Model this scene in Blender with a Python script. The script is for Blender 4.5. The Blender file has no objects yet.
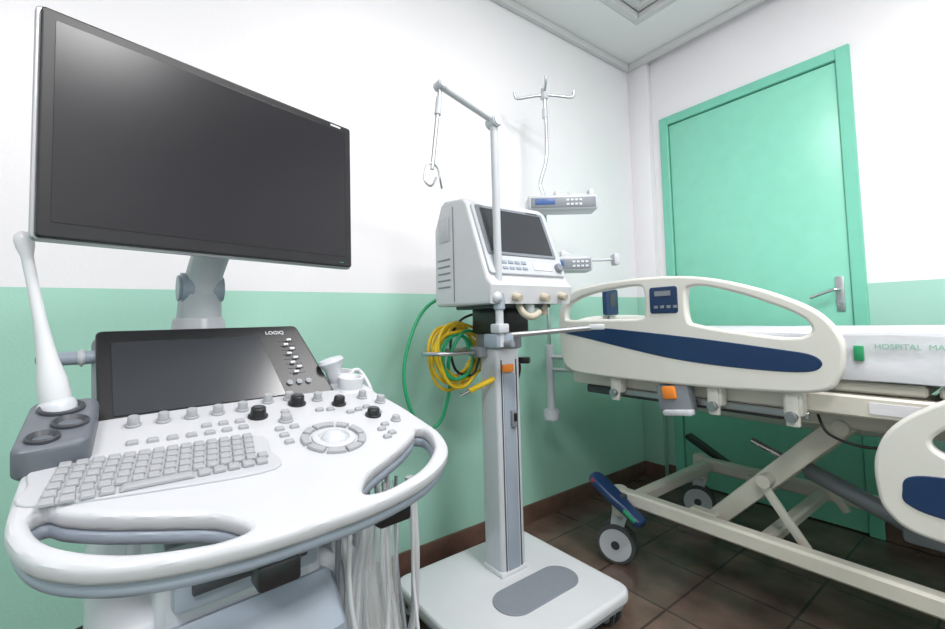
import bpy, bmesh, math, random
from mathutils import Matrix, Vector
from mathutils import noise as mn
random.seed(4)
R=math.radians
scene=bpy.context.scene
COL=scene.collection
scene.view_settings.view_transform='Standard'

# ------------------------------------------------------------ materials
def mat(name,col,rough=.45,metal=0,noise=0,bump=0,scale=30,spec=.5,trans=0,alpha=1,emit=None,coat=0):
    m=bpy.data.materials.new(name); m.use_nodes=True
    nt=m.node_tree; b=nt.nodes['Principled BSDF']
    c=(*col,1)
    b.inputs['Base Color'].default_value=c
    b.inputs['Roughness'].default_value=rough
    b.inputs['Metallic'].default_value=metal
    b.inputs['Specular IOR Level'].default_value=spec
    b.inputs['Transmission Weight'].default_value=trans
    b.inputs['Alpha'].default_value=alpha
    b.inputs['Coat Weight'].default_value=coat
    if emit:
        b.inputs['Emission Color'].default_value=(*emit[0],1)
        b.inputs['Emission Strength'].default_value=emit[1]
    if noise or bump:
        tc=nt.nodes.new('ShaderNodeTexCoord')
        n=nt.nodes.new('ShaderNodeTexNoise'); n.inputs['Scale'].default_value=scale; n.inputs['Detail'].default_value=4
        nt.links.new(tc.outputs['Object'],n.inputs['Vector'])
        if noise:
            r=nt.nodes.new('ShaderNodeValToRGB')
            r.color_ramp.elements[0].position=.3; r.color_ramp.elements[1].position=.7
            r.color_ramp.elements[0].color=tuple(max(0,x*(1-noise)) for x in col)+(1,)
            r.color_ramp.elements[1].color=tuple(min(1,x*(1+noise)) for x in col)+(1,)
            nt.links.new(n.outputs['Fac'],r.inputs['Fac']); nt.links.new(r.outputs['Color'],b.inputs['Base Color'])
        if bump:
            bp=nt.nodes.new('ShaderNodeBump'); bp.inputs['Strength'].default_value=bump; bp.inputs['Distance'].default_value=.01
            nt.links.new(n.outputs['Fac'],bp.inputs['Height']); nt.links.new(bp.outputs['Normal'],b.inputs['Normal'])
    return m

def wall_mat():
    m=bpy.data.materials.new('two_tone_wall_paint'); m.use_nodes=True
    nt=m.node_tree; b=nt.nodes['Principled BSDF']
    g=nt.nodes.new('ShaderNodeNewGeometry'); s=nt.nodes.new('ShaderNodeSeparateXYZ')
    nt.links.new(g.outputs['Position'],s.inputs[0])
    gt=nt.nodes.new('ShaderNodeMath'); gt.operation='GREATER_THAN'; gt.inputs[1].default_value=1.172
    nt.links.new(s.outputs['Z'],gt.inputs[0])
    mx=nt.nodes.new('ShaderNodeMix'); mx.data_type='RGBA'
    mx.inputs['A'].default_value=(.41,.70,.59,1); mx.inputs['B'].default_value=(.89,.865,.895,1)
    nt.links.new(gt.outputs[0],mx.inputs['Factor'])
    n=nt.nodes.new('ShaderNodeTexNoise'); n.inputs['Scale'].default_value=120; n.inputs['Detail'].default_value=3
    nt.links.new(g.outputs['Position'],n.inputs['Vector'])
    n2=nt.nodes.new('ShaderNodeTexNoise'); n2.inputs['Scale'].default_value=2.5
    nt.links.new(g.outputs['Position'],n2.inputs['Vector'])
    mr=nt.nodes.new('ShaderNodeMapRange'); mr.inputs['To Min'].default_value=.96; mr.inputs['To Max'].default_value=1.03
    nt.links.new(n2.outputs['Fac'],mr.inputs['Value'])
    mul=nt.nodes.new('ShaderNodeVectorMath'); mul.operation='SCALE'
    nt.links.new(mx.outputs['Result'],mul.inputs[0]); nt.links.new(mr.outputs['Result'],mul.inputs['Scale'])
    nt.links.new(mul.outputs[0],b.inputs['Base Color'])
    bp=nt.nodes.new('ShaderNodeBump'); bp.inputs['Strength'].default_value=.12; bp.inputs['Distance'].default_value=.004
    nt.links.new(n.outputs['Fac'],bp.inputs['Height']); nt.links.new(bp.outputs['Normal'],b.inputs['Normal'])
    b.inputs['Roughness'].default_value=.34
    return m

def floor_mat():
    m=bpy.data.materials.new('brown_slate_tiles'); m.use_nodes=True
    nt=m.node_tree; b=nt.nodes['Principled BSDF']
    g=nt.nodes.new('ShaderNodeNewGeometry')
    br=nt.nodes.new('ShaderNodeTexBrick'); br.offset=0
    br.inputs['Scale'].default_value=1; br.inputs['Brick Width'].default_value=.3; br.inputs['Row Height'].default_value=.3
    br.inputs['Mortar Size'].default_value=.005
    br.inputs['Color1'].default_value=(.125,.083,.065,1); br.inputs['Color2'].default_value=(.095,.064,.052,1)
    br.inputs['Mortar'].default_value=(.045,.034,.03,1)
    nt.links.new(g.outputs['Position'],br.inputs['Vector'])
    n=nt.nodes.new('ShaderNodeTexNoise'); n.inputs['Scale'].default_value=7; n.inputs['Detail'].default_value=7
    nt.links.new(g.outputs['Position'],n.inputs['Vector'])
    mr=nt.nodes.new('ShaderNodeMapRange'); mr.inputs['From Min'].default_value=.25; mr.inputs['From Max'].default_value=.75
    mr.inputs['To Min'].default_value=.65; mr.inputs['To Max'].default_value=1.5
    nt.links.new(n.outputs['Fac'],mr.inputs['Value'])
    mul=nt.nodes.new('ShaderNodeVectorMath'); mul.operation='SCALE'
    nt.links.new(br.outputs['Color'],mul.inputs[0]); nt.links.new(mr.outputs['Result'],mul.inputs['Scale'])
    nt.links.new(mul.outputs[0],b.inputs['Base Color'])
    b.inputs['Roughness'].default_value=.18
    bp=nt.nodes.new('ShaderNodeBump'); bp.inputs['Strength'].default_value=.10; bp.inputs['Distance'].default_value=.01
    nt.links.new(n.outputs['Fac'],bp.inputs['Height']); nt.links.new(bp.outputs['Normal'],b.inputs['Normal'])
    return m

WALL=wall_mat(); FLOOR=floor_mat()
CEIL=mat('ceiling_paint',(.84,.835,.84),.7,bump=.05,scale=80)
CORN=mat('cornice_plaster',(.66,.65,.66),.6,bump=.05,scale=60)
BASEB=mat('baseboard_tile',(.15,.085,.065),.35,noise=.3,scale=9)
DOORM=mat('door_mint_enamel',(.26,.68,.52),.33,noise=.03,bump=.03,scale=12)
DOORF=mat('door_frame_enamel',(.20,.60,.45),.35,noise=.03,scale=12)
DOORK=mat('door_edge_shadow_tone',(.05,.2,.15),.6)  # darkened mint, shade of the door gap put into the colour
CHROME=mat('chrome',(.65,.66,.68),.18,1)
STEEL=mat('brushed_steel',(.50,.51,.53),.35,1)
WHITE=mat('medical_white_plastic',(.64,.65,.68),.28,noise=.02,scale=8)
PANELW=mat('console_white_plastic',(.53,.54,.57),.34,noise=.02,scale=8)
WHITE2=mat('offwhite_casing',(.54,.56,.60),.32,noise=.02,scale=8)
BLUEGREY=mat('bluegrey_casing',(.31,.36,.43),.36,noise=.04,scale=6)
GREY=mat('grey_plastic',(.22,.24,.27),.42,noise=.04,scale=10)
TRAY=mat('holder_grey_plastic',(.13,.145,.17),.42,noise=.04,scale=10)
DGREY=mat('dark_grey_plastic',(.05,.055,.065),.4,noise=.06,scale=12)
KEYG=mat('keycap_grey',(.35,.36,.38),.5)
KEYB=mat('keyboard_deck',(.47,.48,.51),.45)
BLACK=mat('black_plastic',(.012,.012,.014),.35,noise=.1,scale=20)
SCREEN=mat('monitor_glass',(.014,.014,.018),.24,spec=.45)
TSCREEN=mat('touch_screen_glass',(.035,.038,.044),.20,spec=.5)
VSCREEN=mat('ventilator_display',(.04,.044,.05),.25,spec=.5)
CREAM=mat('bed_cream_plastic',(.70,.69,.645),.33,noise=.02,scale=8)
CREAMS=mat('bed_cream_steel',(.66,.63,.56),.35,noise=.03,scale=8)
NAVY=mat('navy_inset',(.010,.035,.105),.35,noise=.05,scale=8)
ORANGE=mat('orange_plastic',(.85,.25,.03),.4)
RED=mat('red_plastic',(.40,.02,.03),.4)
GREEN=mat('green_plastic',(.02,.30,.12),.4)
SHEET=mat('bed_sheet_white',(.68,.69,.73),.8,bump=.45,scale=9)
YEL=mat('yellow_rubber_hose',(.78,.53,.02),.4)
GRN=mat('green_rubber_hose',(.02,.38,.16),.4)
BEIGE=mat('beige_ports',(.52,.47,.37),.5)
TIRE=mat('tire_rubber',(.07,.07,.075),.6)
WHEEL=mat('castor_grey',(.42,.43,.45),.45)
CLEAR=mat('clear_plastic_sleeve',(.88,.9,.92),.15,trans=.5,alpha=.30)
CABLE=mat('pale_cable',(.60,.61,.64),.4)
PAD=mat('foot_pad_grey',(.22,.24,.28),.6,bump=.4,scale=160)
BLUELCD=mat('blue_lcd',(.03,.08,.22),.3,emit=((.1,.25,.8),.15))
LABEL=mat('label_print',(.75,.75,.78),.5)
PRINT=mat('pale_green_print',(.25,.50,.38),.7)
LAMP=mat('lamp_diffuser',(.9,.9,.9),.5,emit=((1,.98,.97),4))

# ------------------------------------------------------------ helpers
CUR=None; OFF=Matrix.Identity(4)
def group(name,loc=(0,0,0),rz=0,world_coords=False):
    global CUR,OFF
    e=bpy.data.objects.new(name,None); e.empty_display_size=.1
    e.location=loc; e.rotation_euler=(0,0,rz); COL.objects.link(e)
    CUR=e
    OFF=Matrix.Identity(4)
    if world_coords: OFF=(Matrix.Translation(loc)@Matrix.Rotation(rz,4,'Z')).inverted()
    return e
def ungroup():
    global CUR,OFF
    CUR=None; OFF=Matrix.Identity(4)
def add(name,me,m,M=None,smooth=True,angle=35):
    me.transform(OFF@(M if M else Matrix.Identity(4)))
    me.materials.clear(); me.materials.append(m)
    if smooth:
        me.polygons.foreach_set('use_smooth',[True]*len(me.polygons))
        me.set_sharp_from_angle(angle=R(angle))
    me.update()
    o=bpy.data.objects.new(name,me); COL.objects.link(o)
    if CUR: o.parent=CUR
    return o
def bm_mesh(bm,name):
    me=bpy.data.meshes.new(name); bm.to_mesh(me); bm.free(); return me
def RM(rot): 
    return Matrix.Rotation(rot[2],4,'Z')@Matrix.Rotation(rot[1],4,'Y')@Matrix.Rotation(rot[0],4,'X')
def box(name,c,s,m,bevel=.004,rot=(0,0,0),M=None,seg=2,taper=None):
    bm=bmesh.new(); bmesh.ops.create_cube(bm,size=1)
    for v in bm.verts:
        if taper and v.co.z>0: v.co.x*=taper[0]; v.co.y*=taper[1]
        v.co=Vector((v.co.x*s[0],v.co.y*s[1],v.co.z*s[2]))
    if bevel: bmesh.ops.bevel(bm,geom=list(bm.edges),offset=min(bevel,min(s)*.45),segments=seg,affect='EDGES',profile=.5)
    T=Matrix.Translation(c)@RM(rot)
    return add(name,bm_mesh(bm,name),m,(M@T) if M else T)
def boxes(name,lst,m,bevel=.001,M=None,tops=1.0):
    bm=bmesh.new()
    for c,s in lst:
        r=bmesh.ops.create_cube(bm,size=1)
        for v in r['verts']:
            k=tops if v.co.z>0 else 1
            v.co=Vector((v.co.x*s[0]*k+c[0],v.co.y*s[1]*k+c[1],v.co.z*s[2]+c[2]))
    if bevel: bmesh.ops.bevel(bm,geom=list(bm.edges),offset=bevel,segments=1,affect='EDGES')
    return add(name,bm_mesh(bm,name),m,M)
def cyl(name,p1,p2,r,m,r2=None,seg=28,bevel=0,M=None):
    p1=Vector(p1);p2=Vector(p2); d=p2-p1; L=d.length
    bm=bmesh.new(); bmesh.ops.create_cone(bm,cap_ends=True,segments=seg,radius1=r,radius2=r if r2 is None else r2,depth=L)
    if bevel:
        es=[e for e in bm.edges if abs(e.verts[0].co.z-e.verts[1].co.z)<1e-6]
        bmesh.ops.bevel(bm,geom=es,offset=bevel,segments=2,affect='EDGES')
    T=Matrix.Translation((p1+p2)/2)@d.to_track_quat('Z','Y').to_matrix().to_4x4()
    return add(name,bm_mesh(bm,name),m,(M@T) if M else T)
def sph(name,c,r,m,sc=(1,1,1),M=None):
    bm=bmesh.new(); bmesh.ops.create_uvsphere(bm,u_segments=28,v_segments=16,radius=r)
    T=Matrix.Translation(c)@Matrix.Diagonal((*sc,1))
    return add(name,bm_mesh(bm,name),m,(M@T) if M else T,angle=180)
def lathe(name,prof,m,M=None,seg=32,angle=40):
    bm=bmesh.new(); rings=[]
    for r,z in prof:
        rings.append([bm.verts.new((r*math.cos(2*math.pi*i/seg),r*math.sin(2*math.pi*i/seg),z)) for i in range(seg)])
    for a,b in zip(rings,rings[1:]):
        for i in range(seg): bm.faces.new((a[i],a[(i+1)%seg],b[(i+1)%seg],b[i]))
    bm.faces.new(rings[0][::-1]); bm.faces.new(rings[-1])
    bmesh.ops.recalc_face_normals(bm,faces=bm.faces)
    return add(name,bm_mesh(bm,name),m,M,angle=angle)
def cr(pts,n=8,closed=False):
    pts=[Vector(p) for p in pts]; out=[]; N=len(pts)
    rng=range(N) if closed else range(N-1)
    for i in rng:
        if closed: p0,p1,p2,p3=pts[i-1],pts[i],pts[(i+1)%N],pts[(i+2)%N]
        else: p0,p1,p2,p3=pts[max(i-1,0)],pts[i],pts[i+1],pts[min(i+2,N-1)]
        for k in range(n):
            t=k/n
            out.append(.5*((2*p1)+(-p0+p2)*t+(2*p0-5*p1+4*p2-p3)*t*t+(-p0+3*p1-3*p2+p3)*t**3))
    if not closed: out.append(pts[-1])
    return out
def curve_mesh(name,cu):
    o=bpy.data.objects.new('tmp',cu); COL.objects.link(o)
    dg=bpy.context.evaluated_depsgraph_get(); dg.update()
    me=bpy.data.meshes.new_from_object(o.evaluated_get(dg)); me.name=name
    bpy.data.objects.remove(o); bpy.data.curves.remove(cu)
    return me
def tube(name,pts,r,m,closed=False,n=8,M=None,smooth=True,res=4):
    pts=cr(pts,n,closed) if smooth else [Vector(p) for p in pts]
    cu=bpy.data.curves.new('c','CURVE'); cu.dimensions='3D'; cu.bevel_depth=r; cu.bevel_resolution=res; cu.use_fill_caps=True
    s=cu.splines.new('POLY'); s.points.add(len(pts)-1)
    for p,q in zip(s.points,pts): p.co=(*q,1)
    s.use_cyclic_u=closed
    return add(name,curve_mesh(name,cu),m,M,angle=60)
def plate(name,outline,thick,m,holes=(),bevel=.004,M=None,sm=8,zc=0):
    cu=bpy.data.curves.new('c','CURVE'); cu.dimensions='2D'; cu.fill_mode='BOTH'
    cu.bevel_depth=bevel; cu.bevel_resolution=2; cu.extrude=max(thick/2-bevel,0); cu.offset=-bevel
    for pl in [outline]+list(holes):
        pl=[(p[0],p[1],0) for p in pl]
        q=cr(pl,sm,True) if sm else [Vector(p) for p in pl]
        s=cu.splines.new('POLY'); s.points.add(len(q)-1)
        for p,v in zip(s.points,q): p.co=(v.x,v.y,0,1)
        s.use_cyclic_u=True
    T=Matrix.Translation((0,0,zc))
    return add(name,curve_mesh(name,cu),m,(M@T) if M else T,angle=30)
def rrect(x0,y0,x1,y1,r,n=6):
    out=[]
    for cx,cy,a in((x1-r,y0+r,-90),(x1-r,y1-r,0),(x0+r,y1-r,90),(x0+r,y0+r,180)):
        for k in range(n+1):
            t=R(a+90*k/n); out.append((cx+r*math.cos(t),cy+r*math.sin(t)))
    return out
def text(name,s,size,m,M):
    cu=bpy.data.curves.new('t','FONT'); cu.body=s; cu.size=size; cu.extrude=.0003
    return add(name,curve_mesh(name,cu),m,M,smooth=False)
def prism(name,prof,w,m,bevel=.008,M=None):
    """profile in (y,z), extruded along x, centred"""
    T=Matrix(((0,0,1,0),(1,0,0,0),(0,1,0,0),(0,0,0,1)))
    return plate(name,prof,w,m,bevel=bevel,sm=0,M=(M@T) if M else T)

# ------------------------------------------------------------ room
XL,XR,YF,YB,H=-1.70,2.1,-1.7,2.72,2.77
box('floor',((XL+XR)/2,(YF+YB)/2,-.05),(XR-XL+.4,YB-YF+.4,.1),FLOOR,0)
box('wall_left',(XL-.06,(YF+YB)/2,1.45),(.12,YB-YF+.24,2.9),WALL,0)
box('wall_right',(XR+.06,(YF+YB)/2,1.45),(.12,YB-YF+.24,2.9),WALL,0)
box('wall_front',((XL+XR)/2,YF-.06,1.45),(XR-XL,.12,2.9),WALL,0)
DX0,DX1,DZ=-1.505,-.53,2.335
boxes('wall_back',[(((XL+DX0)/2,YB+.06,1.45),(DX0-XL,.12,2.9)),(((DX1+XR)/2,YB+.06,1.45),(XR-DX1,.12,2.9)),
   (((DX0+DX1)/2,YB+.06,(DZ+2.9)/2),(DX1-DX0,.12,2.9-DZ))],WALL,0)
box('pillar',((XL-1.56)/2,YB-.025,H/2),(XL*-1-1.56,.05,H),WALL,.003)
# ceiling ring and recessed tray
TX0,TX1,TY0,TY1=-1.40,1.8,-1.4,2.32
boxes('ceiling',[(((XL+TX0)/2,(YF+YB)/2,H+.05),(TX0-XL,YB-YF,.1)),(((TX1+XR)/2,(YF+YB)/2,H+.05),(XR-TX1,YB-YF,.1)),
   (((TX0+TX1)/2,(TY1+YB)/2,H+.05),(TX1-TX0,YB-TY1,.1)),(((TX0+TX1)/2,(TY0+YF)/2,H+.05),(TX1-TX0,TY0-YF,.1)),
   (((TX0+TX1)/2,(TY0+TY1)/2,H+.125),(XR-XL,YB-YF,.05))],CEIL,0)
def frame_trim(name,x0,x1,y0,y1,z,w,h,m,inner=True):
    l=[]
    l.append((((x0+x1)/2,y1-w/2,z),(x1-x0,w,h))); l.append((((x0+x1)/2,y0+w/2,z),(x1-x0,w,h)))
    l.append(((x0+w/2,(y0+y1)/2,z),(w,y1-y0-2*w,h))); l.append(((x1-w/2,(y0+y1)/2,z),(w,y1-y0-2*w,h)))
    return boxes(name,l,m,.004)
frame_trim('trim_1',XL,XR,YF,YB-.05,H-.02,.035,.04,CORN)
frame_trim('trim_2',TX0,TX1,TY0,TY1,H+.02,.04,.04,CORN)
frame_trim('trim_3',TX0+.04,TX1-.04,TY0+.04,TY1-.04,H+.06,.05,.04,CORN)
box('baseboard_left',(XL+.006,(YF+YB-.05)/2,.045),(.012,YB-.05-YF,.09),BASEB,.002)
boxes('baseboard_back',[(((XL-1.56)/2,YB-.056,.045),(.14,.012,.09)),(((-1.56+DX0)/2,YB-.006,.045),(.05,.012,.09)),(((DX1+XR)/2,YB-.006,.045),(XR-DX1,.012,.09))],BASEB,.002)
# overhead lamp, plus two added unseen fill lamps that brighten the walls
for i,(x,y) in enumerate([(-.25,1.15),(1.1,1.0),(.7,-.7)]):
    group('ceiling_lamp_or_fill',(x,y,H+.1))
    box('housing',(0,0,-.015),(.62,.62,.03),WHITE,.004)
    box('diffuser',(0,0,-.034),(.56,.56,.008),LAMP,.002)
    ungroup()
    L=bpy.data.lights.new('ceiling_lamp_or_fill_light','AREA'); L.shape='SQUARE'; L.size=.56; L.energy=[25,40,38][i]; L.color=(1,.985,.98)
    o=bpy.data.objects.new('ceiling_lamp_or_fill_light',L); o.location=(x,y,H+.055); COL.objects.link(o)
# door
group('door_1',((DX0+DX1)/2,YB,0),0,True)
fw=.055
boxes('frame',[((DX0+fw/2,YB+.03,DZ/2),(fw,.10,DZ)),((DX1-fw/2,YB+.03,DZ/2),(fw,.10,DZ)),(((DX0+DX1)/2,YB+.03,DZ-fw/2),(DX1-DX0-2*fw,.10,fw))],DOORF,.004)
box('edge_shadow_panel',((DX0+DX1)/2,YB+.045,(DZ-fw)/2),(DX1-DX0-2*fw,.02,DZ-fw),DOORK,0)  # panel behind the leaf, paints the shadow line in the gap
box('leaf',((DX0+DX1)/2,YB+.015,(DZ-fw)/2),(DX1-DX0-2*fw-.008,.04,DZ-fw-.012),DOORM,.004)
hx=DX1-fw-.045
box('handle_plate',(hx,YB-.009,1.13),(.034,.008,.17),STEEL,.003)
cyl('keyhole',(hx,YB-.018,1.08),(hx,YB-.008,1.08),.010,CHROME,bevel=.001)
tube('lever',[(hx,YB-.01,1.15),(hx,YB-.05,1.15),(hx-.03,YB-.058,1.145),(hx-.11,YB-.055,1.115)],.008,CHROME)
ungroup()

# ------------------------------------------------------------ ultrasound machine
PHI=R(94.5)
US=group('ultrasound_machine',(-.56,.180,0),PHI)
P=Matrix.Translation((0,0,.785))@Matrix.Rotation(R(14.4),4,'X')
outer=[(-.287,.20),(-.283,.14),(-.252,.08),(-.185,.036),(-.09,.014),(0,.010),(.09,.014),(.185,.036),(.255,.08),(.285,.14),(.287,.20),(.283,.28),(.273,.35),(.262,.40),(.20,.415),(0,.42),(-.20,.415),(-.262,.40),(-.273,.35),(-.283,.28)]
hl=[(-.268,.165),(-.248,.112),(-.192,.063),(-.120,.037),(-.080,.037),(-.078,.052),(-.105,.084),(-.155,.112),(-.205,.140),(-.240,.165),(-.256,.182)]
hr=[(-x,y) for x,y in hl][::-1]
plate('control_panel',outer,.024,PANELW,holes=[hl,hr],bevel=.008,M=P,sm=6,zc=.005)
o2=[(x*.985,y*.975+.004) for x,y in outer]
plate('panel_underside',o2,.020,BLUEGREY,holes=[hl,hr],bevel=.008,M=P,sm=6,zc=-.016)
ob=[(-.20,.25),(-.17,.20),(-.06,.13),(0,.125),(.06,.13),(.17,.20),(.20,.25),(.20,.40),(-.20,.40)]
plate('panel_belly',ob,.05,GREY,bevel=.02,M=P,sm=5,zc=-.05)
kd=[(-.272,.190),(-.14,.160),(-.012,.150),(-.004,.205),(-.012,.262),(-.14,.268),(-.264,.277),(-.275,.235)]
plate('keyboard_deck',kd,.005,KEYB,bevel=.002,M=P,sm=5,zc=.018)
KT=P@Matrix.Translation((-.14,.22,0))@Matrix.Rotation(R(-2.5),4,'Z')@Matrix.Translation((.14,-.22,0))
keys=[]
for r in range(6):
    y=.177+r*.0168
    ws=[.016,.016,.016,.016,.082,.016,.016,.016,.016,.016] if r==0 else [.0145]*15
    xx=-.262+.0022*r
    for w in ws:
        if xx+w< -.010: keys.append(((xx+w/2,y,.0235),(w-.0005,.0142,.005)))
        xx+=w+.0022
boxes('keys',keys,KEYG,.001,M=KT,tops=.86)
def knob(a,b,r=.011,h=.018,m=GREY,cap=None):
    lathe('knob',[(r*1.25,.016),(r*1.25,.020),(r,.021),(r*.92,.018+h),(r*.8,.0195+h),(0.0005,.0195+h)],m,M=P@Matrix.Translation((a,b,0)),seg=24)
    if cap: cyl('knob_cap',(a,b,.0195+h),(a,b,.0208+h),r*.55,cap,M=P)
for a in (-.165,-.125,-.085,-.045,-.005): knob(a,.372,.0085,.014,KEYG)
for a in (.045,.085): knob(a,.392,.0085,.014,KEYG)
knob(.012,.335,.0135,.016,BLACK,DGREY); knob(.092,.365,.0135,.016,BLACK,DGREY)
knob(.166,.335,.0115,.015,BLACK,DGREY); knob(.205,.262,.0125,.013,BLACK,DGREY)
knob(.135,.37,.0085,.014,KEYG); knob(.225,.35,.0085,.014,KEYG); knob(.25,.315,.009,.013,KEYG)
knob(.05,.30,.010,.010,KEYG); knob(.235,.225,.008,.008,KEYG)
tb=P@Matrix.Translation((.10,.205,0))
lathe('trackball_ring',[(.036,.015),(.036,.020),(.033,.0215),(.026,.0215),(.024,.018),(.0005,.018)],PANELW,M=tb)
sph('trackball',(.10,.205,.015),.023,WHITE2,(1,1,.6),M=P)
def arc(a0,a1,r0,r1,n=8):
    return [(r0*math.cos(R(a0+(a1-a0)*k/n)),r0*math.sin(R(a0+(a1-a0)*k/n))) for k in range(n+1)]+[(r1*math.cos(R(a1-(a1-a0)*k/n)),r1*math.sin(R(a1-(a1-a0)*k/n))) for k in range(n+1)]
for k,(a0,a1) in enumerate([(-50,-15),(-8,30),(38,62),(68,112),(118,142),(150,188),(195,230),(235,268),(272,305)]):
    plate('ring_button_%d'%k,arc(a0,a1,.041,.054),.007,KEYG,bevel=.002,M=tb,sm=0,zc=.0195)
small=[]
for a,b in [(.03,.27),(.03,.245),(.03,.22),(.17,.29),(.19,.295),(.21,.30),(.12,.32),(.14,.315),(.06,.335),(.055,.27),(.19,.20),(.205,.215),(.22,.27),(-.02,.30),(-.045,.30),(-.07,.30),(-.095,.302),(-.12,.304),(-.145,.306),(-.17,.308),(-.02,.325),(-.045,.327),(-.07,.328),(.185,.17),(.20,.18)]:
    small.append(((a,b,.019),(.016,.011,.007)))
boxes('function_buttons',small,KEYG,.0015,M=P,tops=.85)
box('rim_clip_1',(-.045,.034,.753),(.05,.035,.03),BLACK,.005); box('rim_clip_2',(.13,.058,.759),(.055,.03,.026),BLACK,.005)
# touch screen console
T=Matrix.Translation((0,.405,.880))@Matrix.Rotation(R(51),4,'X')
th=[(-.208,0),(.20,0),(.153,.208),(-.212,.208)]
def rpoly(pl,r=.01,n=4):
    out=[]; N=len(pl)
    for i in range(N):
        p=Vector(pl[i]); a=(Vector(pl[i-1])-p).normalized(); b=(Vector(pl[(i+1)%N])-p).normalized()
        s=p+a*r; e=p+b*r
        for k in range(n+1):
            t=k/n; q=s*(1-t)**2+p*2*t*(1-t)+e*t*t; out.append((q.x,q.y))
    return out
plate('touch_console_face',rpoly(th,.012),.02,BLACK,bevel=.004,M=T,sm=0)
plate('touch_console_back',rpoly([(-.214,-.012),(.212,-.012),(.163,.215),(-.217,.215)],.016),.05,GREY,bevel=.015,M=T,sm=0,zc=-.034)
plate('touch_display',rpoly([(-.188,.022),(.092,.022),(.066,.178),(-.190,.178)],.004),.002,TSCREEN,bevel=.0005,M=T,sm=0,zc=.0108)
for k in range(8):
    y=.075+k*.0125; box('slider_%d'%k,(.128-.0012*k+(.006 if k%2 else -.004),y,.0135),(.010,.005,.006),LABEL,.001,M=T)
    box('slot_%d'%k,(.128-.0012*k,y,.0105),(.034,.0022,.001),DGREY,0,M=T)
text('panel_label','LOGIQ',.013,LABEL,T@Matrix.Translation((.080,.183,.0105)))
for a in (.105,.125,.145): cyl('soft_button',(a,.05,.010),(a,.05,.014),.006,GREY,M=T)
# column behind + arm
prism('rear_tower',[(.38,.55),(.70,.55),(.70,.93),(.60,.97),(.46,.93),(.40,.84)],.30,WHITE2,.02,M=Matrix.Translation((-.02,0,0)))
lathe('neck_base',[(.062,.9),(.062,.99),(.055,1.02),(.05,1.065),(.047,1.07),(.0005,1.07)],WHITE2,M=Matrix.Translation((-.035,.60,0)))
box('neck_shroud',(-.10,.60,1.03),(.09,.06,.03),BLACK,.008)
cyl('neck_lower',(-.035,.60,1.05),(-.035,.585,1.13),.045,WHITE2,r2=.040,bevel=.004)
tube('neck_upper',[(-.035,.585,1.11),(-.03,.575,1.16),(-.02,.53,1.22),(-.01,.47,1.27)],.036,WHITE2)
cyl('neck_joint',(-.078,.585,1.135),(.008,.585,1.135),.034,BLUEGREY,bevel=.006)
# monitor
Mo=Matrix.Translation((-.007,.425,1.366))@Matrix.Rotation(R(12),4,'Z')@Matrix.Rotation(R(90),4,'X')
W,Hm=.568,.354
plate('monitor_bezel',rrect(-W/2,-Hm/2,W/2,Hm/2,.006),.020,BLACK,bevel=.003,M=Mo,sm=0)
plate('monitor_trim',rrect(-W/2-.0045,-Hm/2-.0045,W/2+.0045,Hm/2+.0045,.008),.014,STEEL,bevel=.003,M=Mo,sm=0,zc=-.007)
plate('monitor_screen',rrect(-W/2+.016,-Hm/2+.024,W/2-.016,Hm/2-.016,.002),.0014,SCREEN,bevel=.0004,M=Mo,sm=0,zc=.0102)
plate('monitor_back',rrect(-W/2+.03,-Hm/2+.03,W/2-.03,Hm/2-.03,.04),.04,WHITE2,bevel=.018,M=Mo,sm=0,zc=-.034)
box('monitor_mount',(0,-.05,-.06),(.12,.12,.05),BLUEGREY,.01,M=Mo)
box('monitor_badge',(W/2-.045,-Hm/2+.346,.0106),(.028,.004,.001),LABEL,0,M=Mo)
box('power_led',(W/2-.03,-Hm/2+.01,.0106),(.01,.002,.001),GREEN,0,M=Mo)
# left probe holder and endocavity probe
HL=P@Matrix.Translation((-.247,.360,.03))
plate('left_probe_holder',rpoly([(-.048,-.095),(.030,-.085),(.042,.07),(-.038,.075)],.02),.044,TRAY,bevel=.009,M=HL,sm=0)
for k,(x,y,r) in enumerate([(-.003,.030,.027),(.008,-.026,.021),(-.018,-.066,.018)]):
    lathe('holder_cup_%d'%k,[(r,.014),(r,.026),(r-.003,.028),(r-.006,.024),(r-.008,.0215),(.0005,.0215)],DGREY,M=HL@Matrix.Translation((x,y,0)))
prof=[(.010,.0),(.017,.01),(.0190,.05),(.018,.075),(.0135,.10),(.0105,.13),(.0080,.17),(.0072,.22),(.0074,.268),(.0110,.283),(.0120,.293),(.0105,.301),(.006,.306),(.0005,.307)]
PM=Matrix.Translation((-.250,.377,.902))@Matrix.Rotation(R(-9.5),4,'Y')@Matrix.Rotation(R(-6),4,'X')
lathe('endocavity_probe',prof,WHITE,M=PM,angle=60)
lathe('probe_collar',[(.023,-.008),(.0245,.02),(.0235,.036),(.0205,.042),(.0190,.043)],WHITE2,M=PM)
cyl('side_arm',(-.20,.52,1.0),(-.262,.52,1.0),.012,BLUEGREY,bevel=.003); sph('side_arm_knob',(-.275,.52,1.0),.015,GREY)
cyl('side_arm_collar',(-.225,.52,1.0),(-.235,.52,1.0),.016,WHITE2,bevel=.003)
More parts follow.
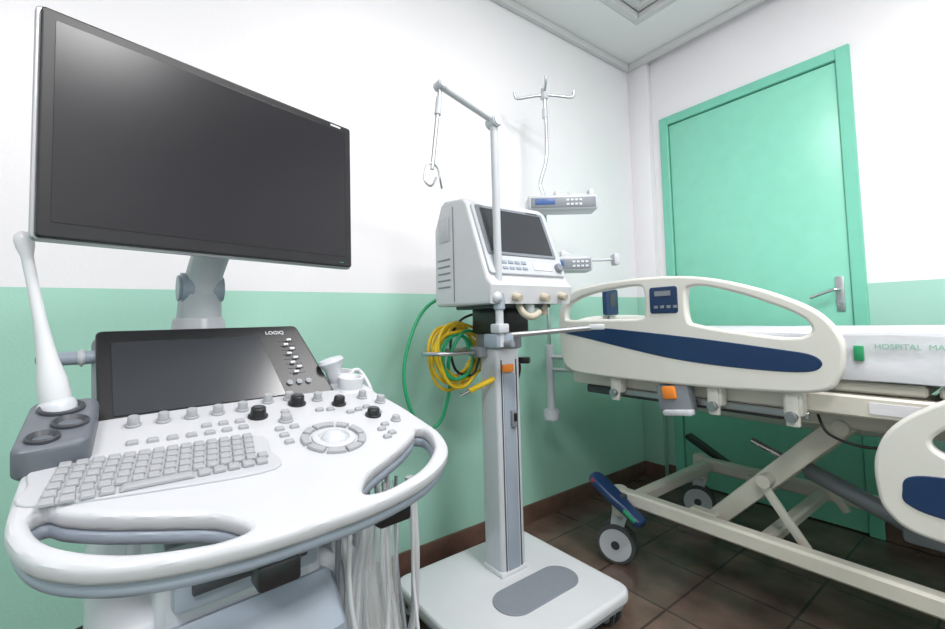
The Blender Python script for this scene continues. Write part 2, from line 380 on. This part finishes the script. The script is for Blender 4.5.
# right probe holder with probe
HR=Matrix.Translation((.232,.415,.890))@Matrix.Rotation(R(8),4,'X')
plate('right_probe_holder',rrect(-.04,-.05,.04,.07,.02),.035,WHITE2,bevel=.01,M=HR,sm=0,zc=0)
for k,(x,y) in enumerate([(-.004,-.018),(.0,.040)]):
    lathe('right_cup_%d'%k,[(.024,0),(.029,.03),(.0285,.034),(.023,.034),(.018,.02),(.0005,.02)],WHITE,M=HR@Matrix.Translation((x,y,.008)))
lathe('convex_probe',[(.012,0),(.018,.02),(.019,.035),(.026,.045),(.030,.053),(.026,.060),(.0005,.064)],WHITE2,M=Matrix.Translation((.215,.44,.910))@Matrix.Rotation(R(-14),4,'Y')@Matrix.Diagonal((1,.7,1,1)))
tube('probe_cable',[(.25,.45,.93),(.285,.46,.93),(.30,.42,.86),(.29,.36,.70),(.25,.30,.55),(.27,.30,.35),(.28,.36,.62),(.27,.42,.86)],.005,CABLE)
# clear sleeves & cables hanging on right side
bm=bmesh.new()
def sleeve(cx,cy,z0,z1,rx,ry,seed):
    rnd=random.Random(seed); seg=40; n=22; ph=[rnd.random()*6 for _ in range(6)]
    rings=[]
    for i in range(n+1):
        t=i/n; z=z1+(z0-z1)*t; w=.35+.65*min(1,t*2.2)
        ring=[]
        for k in range(seg):
            a=2*math.pi*k/seg
            f=1+.18*math.sin(5*a+ph[0]+t*3)+.12*math.sin(9*a+ph[1]-t*5)+.07*math.sin(14*t+ph[2]+2*a)
            ring.append(bm.verts.new((cx+rx*w*f*math.cos(a)+.006*math.sin(9*t+ph[3]),cy+ry*w*f*math.sin(a),z)))
        rings.append(ring)
    for a,b in zip(rings,rings[1:]):
        for k in range(seg): bm.faces.new((a[k],a[(k+1)%seg],b[(k+1)%seg],b[k]))
sleeve(.120,.13,.42,.762,.022,.018,4); sleeve(.155,.14,.40,.762,.022,.018,1); sleeve(.19,.17,.38,.762,.020,.018,2)
me=bm_mesh(bm,'clear_sleeves'); add('clear_cable_sleeves',me,CLEAR,angle=180)
rr=random.Random(3)
for k in range(12):
    x=.085+.0118*k; y=.13+.08*rr.random(); j=lambda s:(rr.random()-.5)*s
    tube('hanging_cable_%d'%k,[(x,y,.77),(x+j(.012),y+j(.01),.70),(x+j(.022),y+.01,.60),(x+j(.025),y+j(.02),.48),(x+.01+j(.03),y+.02,.36),(x*.6,.27,.24)],.0030 if k%3 else .0044,CABLE if k%5 else GREY)
tube('loop_cable',[(.10,.13,.77),(.09,.12,.64),(.11,.12,.53),(.145,.13,.50),(.17,.14,.56),(.17,.15,.77)],.0038,CABLE)
tube('thick_cable',[(.235,.17,.76),(.24,.165,.70),(.252,.18,.58),(.258,.21,.45),(.22,.28,.32),(.12,.34,.28)],.008,CABLE)
# body and base
prism('front_column',[(.16,.56),(.18,.755),(.42,.80),(.46,.5),(.2,.5)],.22,WHITE2,.02,M=Matrix.Translation((-.04,0,0)))
box('drawer',(-.04,.165,.705),(.19,.03,.055),BLUEGREY,.008)
box('drawer_slot',(-.04,.148,.707),(.15,.01,.016),DGREY,.003)
prism('front_panel',[(.12,.30),(.105,.60),(.16,.66),(.24,.64),(.24,.30)],.25,BLUEGREY,.02,M=Matrix.Translation((-.04,0,0)))
prism('front_inset',[(.108,.35),(.097,.59),(.12,.60),(.13,.35)],.19,WHITE2,.004,M=Matrix.Translation((-.04,0,0)))
box('main_body',(-.02,.44,.42),(.40,.50,.50),WHITE2,.03,seg=3)
for k in range(7): box('vent_slot_%d'%k,(.182,.44,.30+.03*k),(.004,.28,.012),DGREY,.001)
box('base',(-.02,.42,.155),(.50,.62,.07),BLUEGREY,.025,seg=3)
box('foot_rest',(-.02,.13,.16),(.36,.08,.02),GREY,.006)
def castor(x,y,r=.05,w=.04,top=.12,m=WHEEL,tm=TIRE,a=0,hub=.8):
    c=Matrix.Translation((x,y,0))@Matrix.Rotation(a,4,'Z')
    for s in (-1,1):
        cyl('castor_tire',(s*w*.5-.010,.02,r),(s*w*.5+.010,.02,r),r,tm,bevel=.004,M=c)
        cyl('castor_hub',(s*w*.5-.0125,.02,r),(s*w*.5+.0125,.02,r),r*hub,m,bevel=.003,M=c)
        cyl('castor_cap',(s*w*.5+s*.010,.02,r),(s*w*.5+s*.015,.02,r),r*.22,DGREY,bevel=.001,M=c)
    cyl('castor_axle',(-w*.6,.02,r),(w*.6,.02,r),.008,STEEL,M=c)
    prism('castor_fork',[(-.03,top),(.035,top),(.05,r*1.3),(.02,r*.9),(-.01,r*1.7)],w*.4,m,.003,M=c)
    cyl('castor_stem',(0,0,top-.02),(0,0,top+.03),.014,STEEL,M=c)
for x,y in((-.23,.16),(.19,.16),(-.23,.66),(.19,.66)): castor(x,y,.06,.045,.125)
tube('power_cord',[(-.2,.68,.45),(-.28,.74,.40),(-.30,.80,.3),(-.22,.9,.1),(-.05,.98,.012),(.15,1.0,.012)],.006,BLACK)
tube('side_cord',[(-.16,.62,.60),(-.20,.50,.66),(-.17,.40,.60),(-.20,.38,.45),(-.225,.42,.30)],.006,BLACK)
ungroup()

# ------------------------------------------------------------ medical ventilator on cart
group('medical_ventilator',(-1.28,1.08,0),R(90))
plate('base_plate',rrect(-.36,-.37,.25,.20,.05),.04,WHITE,bevel=.012,sm=0,zc=.115)
plate('base_skirt',rrect(-.35,-.36,.24,.19,.05),.02,BLUEGREY,bevel=.006,sm=0,zc=.09)
plate('foot_pad',rrect(-.18,-.24,.165,-.10,.068,10),.006,PAD,bevel=.002,sm=0,zc=.137)
for x,y in((-.30,-.32),(.21,-.31),(-.29,.15),(.20,.15)): castor(x,y,.038,.035,.075,WHEEL,DGREY)
box('column',(0,0,.54),(.115,.10,.82),WHITE2,.012,seg=3)
box('column_inlay',(-.0,-.0505,.50),(.055,.006,.70),BLUEGREY,.002)
box('column_groove_1',(-.036,-.0505,.52),(.004,.004,.76),DGREY,0); box('column_groove_2',(.036,-.0505,.52),(.004,.004,.76),DGREY,0)
box('column_foot',(0,0,.143),(.125,.11,.02),WHITE,.006)
box('switch_box',(.012,-.058,.685),(.026,.016,.06),GREY,.003); box('switch_rocker',(.012,-.067,.69),(.014,.006,.03),BLACK,.002)
box('orange_tag',(-.012,-.0585,.87),(.050,.012,.028),ORANGE,.003)
box('column_head',(0,0,.97),(.13,.12,.06),GREY,.008)
box('mount_block',(0,-.01,1.045),(.16,.15,.10),BLACK,.012)
box('mount_plate',(-.01,-.04,1.095),(.26,.24,.014),DGREY,.004)
prof=[(-.20,1.10),(-.215,1.16),(-.19,1.185),(-.085,1.455),(-.06,1.475),(.05,1.488),(.075,1.475),(.12,1.39),(.125,1.12),(.11,1.10)]
prism('housing',prof,.385,WHITE,.010,M=Matrix.Translation((-.01,0,0)))
boxes('housing_seam',[((-.204,-.005,1.285),(.002,.003,.34))],GREY,0)
for k in range(5): box('side_vent_%d'%k,(-.2035,.06,1.17+.025*k),(.003,.08,.006),GREY,.001)
box('side_cover',(-.2045,.055,1.38),(.004,.07,.09),WHITE2,.002)
ang=math.atan2(.27,.105)
V=Matrix.Translation((-.01,-.191,1.19))@Matrix.Rotation(ang,4,'X')
plate('front_bezel',rrect(-.180,.008,.180,.280,.012),.014,WHITE2,bevel=.004,M=V,sm=0)
plate('display_frame',rrect(-.168,.078,.155,.272,.008),.006,GREY,bevel=.002,M=V,sm=0,zc=.008)
plate('display',rrect(-.152,.090,.139,.260,.004),.002,VSCREEN,bevel=.0006,M=V,sm=0,zc=.0118)
boxes('touch_keys',[((-.14+.030*k,.052,.009),(.022,.012,.003)) for k in range(5)]+[((-.14+.030*k,.030,.009),(.022,.010,.003)) for k in range(5)],BLUEGREY,.001,M=V)
box('key_strip',(.07,.042,.0085),(.09,.03,.003),LABEL,.001,M=V)
lathe('control_dial',[(.017,.005),(.017,.018),(.014,.022),(.0005,.022)],GREY,M=V@Matrix.Translation((.148,.040,0)))
box('brand_strip',(.10,.268,.012),(.06,.005,.001),DGREY,0,M=V)
for k,(x,z) in enumerate([(-.10,1.125),(.03,1.125),(.12,1.13)]):
    cyl('port_%d'%k,(x,-.205,z),(x,-.235,z-.01),.014,BEIGE,r2=.012,bevel=.002)
tube('expiratory_valve',[(-.05,-.17,1.10),(-.05,-.19,1.07),(-.02,-.20,1.055),(.02,-.20,1.07)],.012,BEIGE)
cyl('water_trap',(.0,-.17,1.10),(.0,-.17,1.045),.020,WHITE2,r2=.014,bevel=.003)
cyl('water_trap_2',(.09,-.15,1.10),(.09,-.15,1.06),.016,BEIGE,bevel=.003)
cyl('arm_post',(-.155,-.19,.96),(-.155,-.19,1.70),.013,WHITE2)
cyl('arm_post_sleeve',(-.155,-.19,1.08),(-.155,-.19,1.15),.019,BLUEGREY,bevel=.003)
sph('arm_post_knob',(-.175,-.20,1.12),.02,WHITE2)
cyl('arm_joint',(-.155,-.215,1.705),(-.155,-.165,1.705),.020,WHITE2,bevel=.004)
cyl('arm_boom',(-.155,-.19,1.71),(-.365,-.19,1.768),.012,WHITE2)
cyl('arm_boom_joint',(-.365,-.21,1.768),(-.365,-.17,1.768),.015,WHITE2,bevel=.003)
cyl('arm_drop',(-.365,-.19,1.765),(-.400,-.19,1.50),.006,STEEL)
cyl('arm_drop_grip',(-.369,-.19,1.73),(-.377,-.19,1.67),.010,WHITE2,bevel=.003)
for s in(-1,1): tube('tube_hook_%d'%(s+1),[(-.400,-.19,1.52),(-.400+s*.020,-.19,1.505),(-.402+s*.028,-.195,1.46),(-.402+s*.018,-.215,1.44),(-.402+s*.006,-.225,1.465)],.0032,STEEL)
box('clamp',(-.14,-.165,.98),(.075,.07,.045),BLUEGREY,.006); box('clamp_2',(-.155,-.19,1.02),(.045,.045,.03),WHITE2,.005)
cyl('clamp_knob',(-.14,-.20,.97),(-.14,-.235,.97),.012,GREY,bevel=.003)
tube('front_bar',[(-.14,-.17,.995),(-.05,-.22,1.0),(.065,-.38,1.015)],.009,STEEL,smooth=False)
box('bar_tip',(.075,-.395,1.017),(.05,.012,.018),WHITE2,.004,rot=(0,0,R(-56)))
tube('hose_rack',[(0,.03,.93),(-.15,.03,.93),(-.24,.06,.93),(-.25,.14,.93),(-.16,.17,.935),(0,.12,.935)],.008,STEEL)
box('rack_block',(-.05,.03,.93),(.09,.06,.04),GREY,.006)
cyl('gas_fitting',(-.16,-.02,.80),(-.03,-.03,.84),.010,YEL,bevel=.002); cyl('gas_fitting_tip',(-.20,-.02,.788),(-.16,-.02,.80),.006,CHROME)
tube('power_cable',[(.04,.06,1.0),(.09,.05,.95),(.13,.03,.86),(.11,.05,.78),(.07,.06,.84),(.09,.07,.93)],.006,BLACK)
tube('power_cable_2',[(-.02,.08,1.08),(-.09,.12,1.05),(-.14,.12,.97),(-.12,.12,.86),(-.05,.1,.84),(-.02,.09,.93)],.005,BLACK)
box('power_plug',(.125,-.0,.885),(.03,.05,.025),BLACK,.005,rot=(0,0,.6))
pts=[]
for k in range(8*14):
    a=2*math.pi*k/14; lp=k//14
    r=.092+.016*math.sin(lp*2.1)+.009*math.sin(3*a+lp)
    pts.append((-.11+r*math.cos(a)*(1+.08*math.sin(lp*1.3))+.006*math.sin(lp*3),.13+.014*math.sin(lp*1.7)-.006*lp+.02,.915+r*math.sin(a)*1.15+.008*math.cos(lp*2.7)))
tube('yellow_air_hose',pts+[(-.03,.1,1.0),(.02,.09,1.06),(.03,.09,1.12)],.0062,YEL,n=3)
tube('green_oxygen_hose',[(-.06,.11,1.10),(-.12,.19,1.14),(-.20,.22,1.09),(-.265,.22,.97),(-.29,.22,.84),(-.262,.22,.71),(-.20,.21,.635),(-.14,.20,.66),(-.118,.17,.78),(-.15,.12,.90),(-.10,.10,1.0),(-.02,.11,1.0)],.0068,GRN)
tube('green_hose_coil',[(-.12+(.06+.002*a)*math.cos(a*.9),.105,.91+.085*math.sin(a*.9)) for a in range(14)],.0062,GRN)
ungroup()

# ------------------------------------------------------------ IV pole and infusion pumps
px,py=-1.50,1.585
group('iv_pole',(px,py,0),0,True)
tube('pole',[(px,py,.60),(px,py,1.2),(px,py,1.62),(px-.012,py-.01,1.72),(px+.014,py+.014,1.86),(px+.014,py+.014,2.16)],.0095,CHROME,n=6)
cyl('foot_socket',(px,py,.555),(px,py,.61),.038,WHITE2,bevel=.008); cyl('lower_sleeve',(px,py,.6),(px,py,.92),.019,WHITE2)
cyl('height_collar',(px+.014,py+.014,2.05),(px+.014,py+.014,2.10),.014,WHITE2,bevel=.003)
cx,cy,cz=px+.014,py+.014,2.165
dx,dy=.6,.8
box('hook_hub',(cx,cy,cz),(.035,.035,.04),WHITE2,.01)
for s in(-1,1):
    tube('hook_arm_%d'%(s+1),[(cx,cy,cz+.005),(cx+s*.07*dx,cy+s*.07*dy,cz-.002),(cx+s*.125*dx,cy+s*.125*dy,cz-.010),(cx+s*.145*dx,cy+s*.145*dy,cz-.005),(cx+s*.15*dx,cy+s*.15*dy,cz+.022)],.007,STEEL)
    tube('hook_cross_%d'%(s+1),[(cx,cy,cz+.02),(cx-s*.05*dy,cy+s*.05*dx,cz+.04),(cx-s*.06*dy,cy+s*.06*dx,cz+.07)],.007,STEEL)
tube('bed_bracket',[(px,py,.86),(px+.08,py+.02,.86),(px+.20,py+.045,.82)],.012,STEEL,smooth=False)
tube('bracket_2',[(px,py,.80),(px+.08,py+.02,.80),(px+.22,py+.045,.80)],.010,STEEL,smooth=False)
ungroup()
def pump(loc,rz,L,ext=0):
    group('infusion_pump',loc,rz)
    box('casing',(0,0,0),(L,.12,.07),WHITE2,.010,seg=3)
    box('front_panel',(0,-.061,-.002),(L*.92,.006,.048),GREY,.003)
    box('lcd',(-L*.26,-.065,.002),(L*.28,.003,.028),BLUELCD,.001)
    boxes('buttons',[((.02+.020*k,-.065,z),(.013,.004,.009)) for k in range(4) for z in(-.012,.008)],LABEL,.001)
    cyl('syringe_barrel',(-L*.35,-.01,.048),(L*.12,-.01,.048),.013,CLEAR); box('barrel_clamp',(-.02,-.01,.048),(.025,.05,.035),WHITE,.006)
    e=L*.46+ext
    cyl('plunger_rod',(L*.1,-.01,.02 if ext else .046),(e,-.01,.02 if ext else .046),.007,WHITE2)
    box('plunger_drive',(e-.01,-.01,.02 if ext else .04),(.03,.06,.055),WHITE2,.008)
    box('pole_clamp',(-.06,.075,0),(.05,.04,.05),DGREY,.006); cyl('clamp_screw',(-.09,.08,0),(-.14,.08,0),.014,BLACK,bevel=.002)
    ungroup()
pump((-1.405,1.60,1.590),R(53),.33)
pump((-1.40,1.62,1.300),R(53),.22,.14)

# ------------------------------------------------------------ hospital bed
group('hospital_bed',(-.35,1.98,0),0,True)
def side(y): return Matrix.Translation((0,y,0))@Matrix.Rotation(R(90),4,'X')
head=[(-1.335,.90),(-1.34,1.05),(-1.315,1.12),(-1.24,1.165),(-1.1,1.185),(-.9,1.19),(-.72,1.175),(-.56,1.13),(-.43,1.07),(-.37,1.015),(-.345,.95),(-.36,.87),(-.41,.825),(-.6,.81),(-.9,.805),(-1.2,.81),(-1.30,.83)]
h1=[(-1.300,1.05),(-1.28,1.102),(-1.18,1.140),(-1.05,1.157),(-.945,1.160),(-.920,1.14),(-.920,1.065),(-.94,1.040),(-1.1,1.038),(-1.27,1.038)]
h2=[(-.762,1.125),(-.74,1.143),(-.68,1.137),(-.56,1.096),(-.445,1.040),(-.415,.997),(-.46,.976),(-.6,.990),(-.73,1.014),(-.760,1.035)]
navy=[(-1.315,1.00),(-1.25,1.008),(-1.1,1.003),(-.9,.986),(-.7,.966),(-.5,.942),(-.415,.928),(-.395,.90),(-.44,.878),(-.6,.878),(-.8,.893),(-1.0,.925),(-1.2,.962),(-1.31,.982)]
def headrail(y,dz,dirn,tag):
    S=Matrix.Translation((0,0,dz))@side(y)
    plate('head_rail_'+tag,head,.034,CREAM,holes=[h1,h2],bevel=.009,M=S)
    plate('head_rail_inset_'+tag,navy,.038,NAVY,bevel=.003,M=S)
    plate('rail_keypad_'+tag,rrect(-.895,1.055,-.79,1.15,.01),.040,NAVY,bevel=.003,M=S,sm=0)
headrail(1.50,0,1,'near'); headrail(2.47,-.30,1,'far')
boxes('keypad_keys',[((-.880+.024*i+.010,1.078,.0215),(.014,.010,.002)) for i in range(4)]+[((-.843,1.126,.0215),(.06,.018,.001))],GREY,.0004,M=side(1.50))
foot=[(-.282,.61),(-.278,.69),(-.235,.77),(-.13,.845),(0,.885),(.2,.90),(.42,.895),(.57,.85),(.62,.77),(.625,.60),(.57,.53),(.3,.51),(0,.508),(-.2,.513),(-.265,.55)]
f1=[(-.18,.735),(-.11,.800),(0,.845),(.14,.862),(.17,.845),(.17,.75),(.14,.725),(0,.705),(-.13,.70)]
f2=[(.24,.855),(.36,.86),(.50,.825),(.56,.77),(.54,.735),(.36,.72),(.24,.73)]
fn=[(-.235,.61),(-.215,.65),(-.1,.665),(.2,.68),(.5,.68),(.57,.63),(.5,.58),(.1,.565),(-.15,.565),(-.225,.58)]
for y,t in((1.46,'near'),(2.52,'far')):
    FS=Matrix.Translation((-.012,0,.008))@side(y)
    plate('foot_rail_'+t,foot,.034,CREAM,holes=[f1,f2],bevel=.009,M=FS)
    plate('foot_rail_inset_'+t,fn,.038,NAVY,bevel=.003,M=FS)
bm=bmesh.new(); bmesh.ops.create_cube(bm,size=1)
bmesh.ops.subdivide_edges(bm,edges=list(bm.edges),cuts=24,use_grid_fill=True)
for v in bm.verts:
    v.co=Vector((v.co.x*2.0-.30,v.co.y*.85+1.99,v.co.z*.132+.919))
bmesh.ops.bevel(bm,geom=[e for e in bm.edges if len(e.link_faces)==2 and e.calc_face_angle(0)>1],offset=.022,segments=3,affect='EDGES')
for v in bm.verts:
    d=mn.noise(Vector((v.co.x*6,v.co.y*5,v.co.z*14)))*.010
    v.co.y-=d; v.co.z+=d*.6
add('mattress',bm_mesh(bm,'mattress'),SHEET,angle=70)
box('mattress_label',(-.332,1.559,.932),(.020,.012,.040),GREEN,.001)
text('sheet_print','HOSPITAL  MATERNIDADE  HOSPITAL',.020,PRINT,side(1.559)@Matrix.Translation((-.30,.945,0)))
Bd=Matrix.Translation((-1.385,0,0))@Matrix(((0,0,1,0),(1,0,0,0),(0,1,0,0),(0,0,0,1)))
hb=[(1.60,.80),(1.58,.92),(1.60,1.0),(1.72,1.045),(1.99,1.055),(2.26,1.045),(2.38,1.0),(2.40,.92),(2.38,.80),(1.99,.79)]
hbh=[(1.80,.985),(1.80,1.012),(1.99,1.022),(2.18,1.012),(2.18,.985),(1.99,.98)]
plate('headboard',hb,.035,CREAM,holes=[hbh],bevel=.012,M=Bd)
plate('footboard',hb,.035,CREAM,holes=[hbh],bevel=.012,M=Matrix.Translation((2.145,0,0))@Bd)
box('hand_controller',(-1.35,1.88,1.12),(.03,.10,.13),NAVY,.01); box('controller_keys',(-1.334,1.88,1.13),(.004,.05,.07),DGREY,.002)
tube('controller_cable',[(-1.35,1.86,1.05),(-1.34,1.84,1.0),(-1.345,1.80,.93),(-1.36,1.7,.85)],.005,DGREY)
boxes('deck_panels',[((-1.04,1.99,.835),(.60,.80,.03)),((-.46,1.99,.835),(.50,.80,.03)),((.02,1.99,.835),(.42,.80,.03)),((.46,1.99,.835),(.42,.80,.03))],CREAMS,.006)
boxes('upper_side_rails',[((-.32,1.585,.785),(2.04,.04,.06)),((-.32,2.395,.785),(2.04,.04,.06)),((-1.33,1.99,.785),(.04,.80,.06)),((.69,1.99,.785),(.04,.80,.06)),((-.85,1.99,.79),(.04,.78,.04)),((-.2,1.99,.79),(.04,.78,.04)),((.25,1.99,.79),(.04,.78,.04))],CREAMS,.006)
boxes('sub_frame',[((-.35,1.74,.715),(1.35,.045,.05)),((-.35,2.24,.715),(1.35,.045,.05)),((-1.0,1.99,.715),(.045,.5,.045)),((-.43,1.99,.70),(.05,.5,.05)),((.30,1.99,.715),(.045,.5,.045))],CREAMS,.006)
boxes('cable_tray',[((-.9,1.60,.735),(.75,.05,.035))],DGREY,.006)
for k,x in enumerate((-1.08,-.70,-.48)):
    box('rail_bracket_%d'%k,(x,1.535,.785),(.05,.045,.08),CREAM,.008); cyl('rail_pivot_%d'%k,(x,1.49,.745),(x,1.56,.745),.016,STEEL,bevel=.003)
    box('rail_leg_%d'%k,(x,1.515,.77),(.035,.02,.11),CREAM,.006)
boxes('rail_linkage',[((-.78,1.55,.745),(.66,.014,.022))],STEEL,.003)
for k,x in enumerate((-.12,.35)):
    box('foot_rail_leg_%d'%k,(x,1.485,.74),(.05,.03,.14),CREAM,.008); box('foot_rail_bracket_%d'%k,(x,1.53,.785),(.05,.08,.05),STEEL,.006)
box('cpr_release',(-.83,1.515,.755),(.12,.05,.10),GREY,.012,rot=(0,R(-8),0)); box('cpr_release_tab',(-.84,1.486,.775),(.050,.016,.045),ORANGE,.008,rot=(0,R(-8),0))
box('cpr_release_lip',(-.81,1.49,.71),(.10,.04,.02),WHITE2,.006,rot=(0,R(-8),0))
tube('bed_cable',[(-.45,1.62,.74),(-.42,1.6,.69),(-.34,1.6,.67),(-.26,1.61,.69),(-.22,1.62,.74)],.004,BLACK)
box('frame_sticker',(-.27,1.564,.785),(.10,.002,.03),LABEL,0); box('frame_sticker_2',(-.14,1.564,.785),(.05,.002,.03),GREEN,0)
boxes('base_beams',[((-.30,1.65,.285),(1.72,.05,.055)),((-.30,2.34,.275),(1.72,.05,.06)),((-1.12,1.99,.275),(.05,.66,.05)),((.53,1.99,.275),(.05,.66,.05)),((-.65,1.99,.265),(.045,.66,.04)),((.0,1.99,.265),(.045,.66,.04))],CREAMS,.008)
for i,(x,y) in enumerate(((-1.18,1.65),(-1.17,2.34),(.56,1.65),(.56,2.34))):
    cyl('castor_socket_%d'%i,(x,y,.20),(x,y,.315),.034,CREAMS,bevel=.006)
    castor(x,y,.080,.05,.20,WHITE2,TIRE,a=R(115),hub=.86)
def strut(name,p1,p2,w,h,m):
    p1=Vector(p1);p2=Vector(p2); d=p2-p1; a=-math.atan2(d.z,d.x)
    box(name,(p1+p2)/2,(d.length,w,h),m,.008,rot=(0,a,0))
for i,y in enumerate((1.77,2.21)):
    strut('lift_arm_head_%d'%i,(-.86,y,.24),(-.42,y,.70),.035,.065,CREAMS)
    strut('lift_arm_foot_%d'%i,(.02,y,.24),(.42,y,.70),.035,.065,CREAMS)
    strut('lift_stay_%d'%i,(-.66,y-.035,.46),(-.53,y-.035,.27),.02,.03,CREAMS)
for k,(x,z) in enumerate(((-.86,.25),(-.42,.69),(.02,.25),(.42,.69),(-.64,.47))):
    cyl('torque_tube_%d'%k,(x,1.70,z),(x,2.28,z),.022,CREAMS)
cyl('actuator_body',(-.30,1.99,.34),(-.60,1.99,.46),.030,GREY,bevel=.006); cyl('actuator_rod',(-.60,1.99,.46),(-.78,1.99,.53),.012,CHROME)
box('actuator_motor',(-.28,1.99,.36),(.12,.12,.10),GREY,.015)
boxes('arm_shoes',[((-.86,1.73,.27),(.10,.05,.06)),((.02,1.73,.27),(.10,.05,.06)),((-.86,2.25,.27),(.10,.05,.06)),((.02,2.25,.27),(.10,.05,.06))],CREAMS,.008)
Pd=Matrix.Translation((-1.14,1.585,.285))@Matrix.Rotation(R(30),4,'Y')
plate('brake_pedal',[(-.13,-.035),(-.15,0),(-.13,.035),(-.05,.04),(.05,.03),(.11,.03),(.125,0),(.11,-.03),(.05,-.03),(-.05,-.04)],.034,NAVY,bevel=.010,M=Pd)
box('pedal_red_pad',(-.105,-.034,.004),(.045,.010,.016),RED,.003,M=Pd); box('pedal_green_pad',(.075,-.028,.004),(.06,.010,.016),GREEN,.003,M=Pd)
box('pedal_hub',(-1.15,1.61,.28),(.05,.05,.05),DGREY,.008)
Pf=Matrix.Translation((-1.14,2.42,.31))@Matrix.Rotation(R(28),4,'Y')
plate('brake_pedal_far',[(-.13,-.03),(-.15,0),(-.13,.03),(.05,.025),(.11,.025),(.12,0),(.11,-.025),(.05,-.025)],.026,BLACK,bevel=.008,M=Pf)
ungroup()

# ------------------------------------------------------------ world + camera
w=bpy.data.worlds.new('room_world'); scene.world=w; w.use_nodes=True
w.node_tree.nodes['Background'].inputs[0].default_value=(.9,.93,1,1); w.node_tree.nodes['Background'].inputs[1].default_value=.3
cd=bpy.data.cameras.new('camera'); cam=bpy.data.objects.new('camera',cd); COL.objects.link(cam); scene.camera=cam
cd.sensor_width=36; cd.lens=438/945*36; cd.clip_start=.02; cd.shift_y=-.0195
p=R(3.1); rho=R(1.5)
r0=Vector((.6,.8,0)); f=Vector((-.8*math.cos(p),.6*math.cos(p),math.sin(p))); u0=r0.cross(f)
rt=r0*math.cos(rho)-u0*math.sin(rho); up=u0*math.cos(rho)+r0*math.sin(rho)
m=Matrix((( rt.x,up.x,-f.x,0),(rt.y,up.y,-f.y,0),(rt.z,up.z,-f.z,1.05),(0,0,0,1)))
cam.matrix_world=m
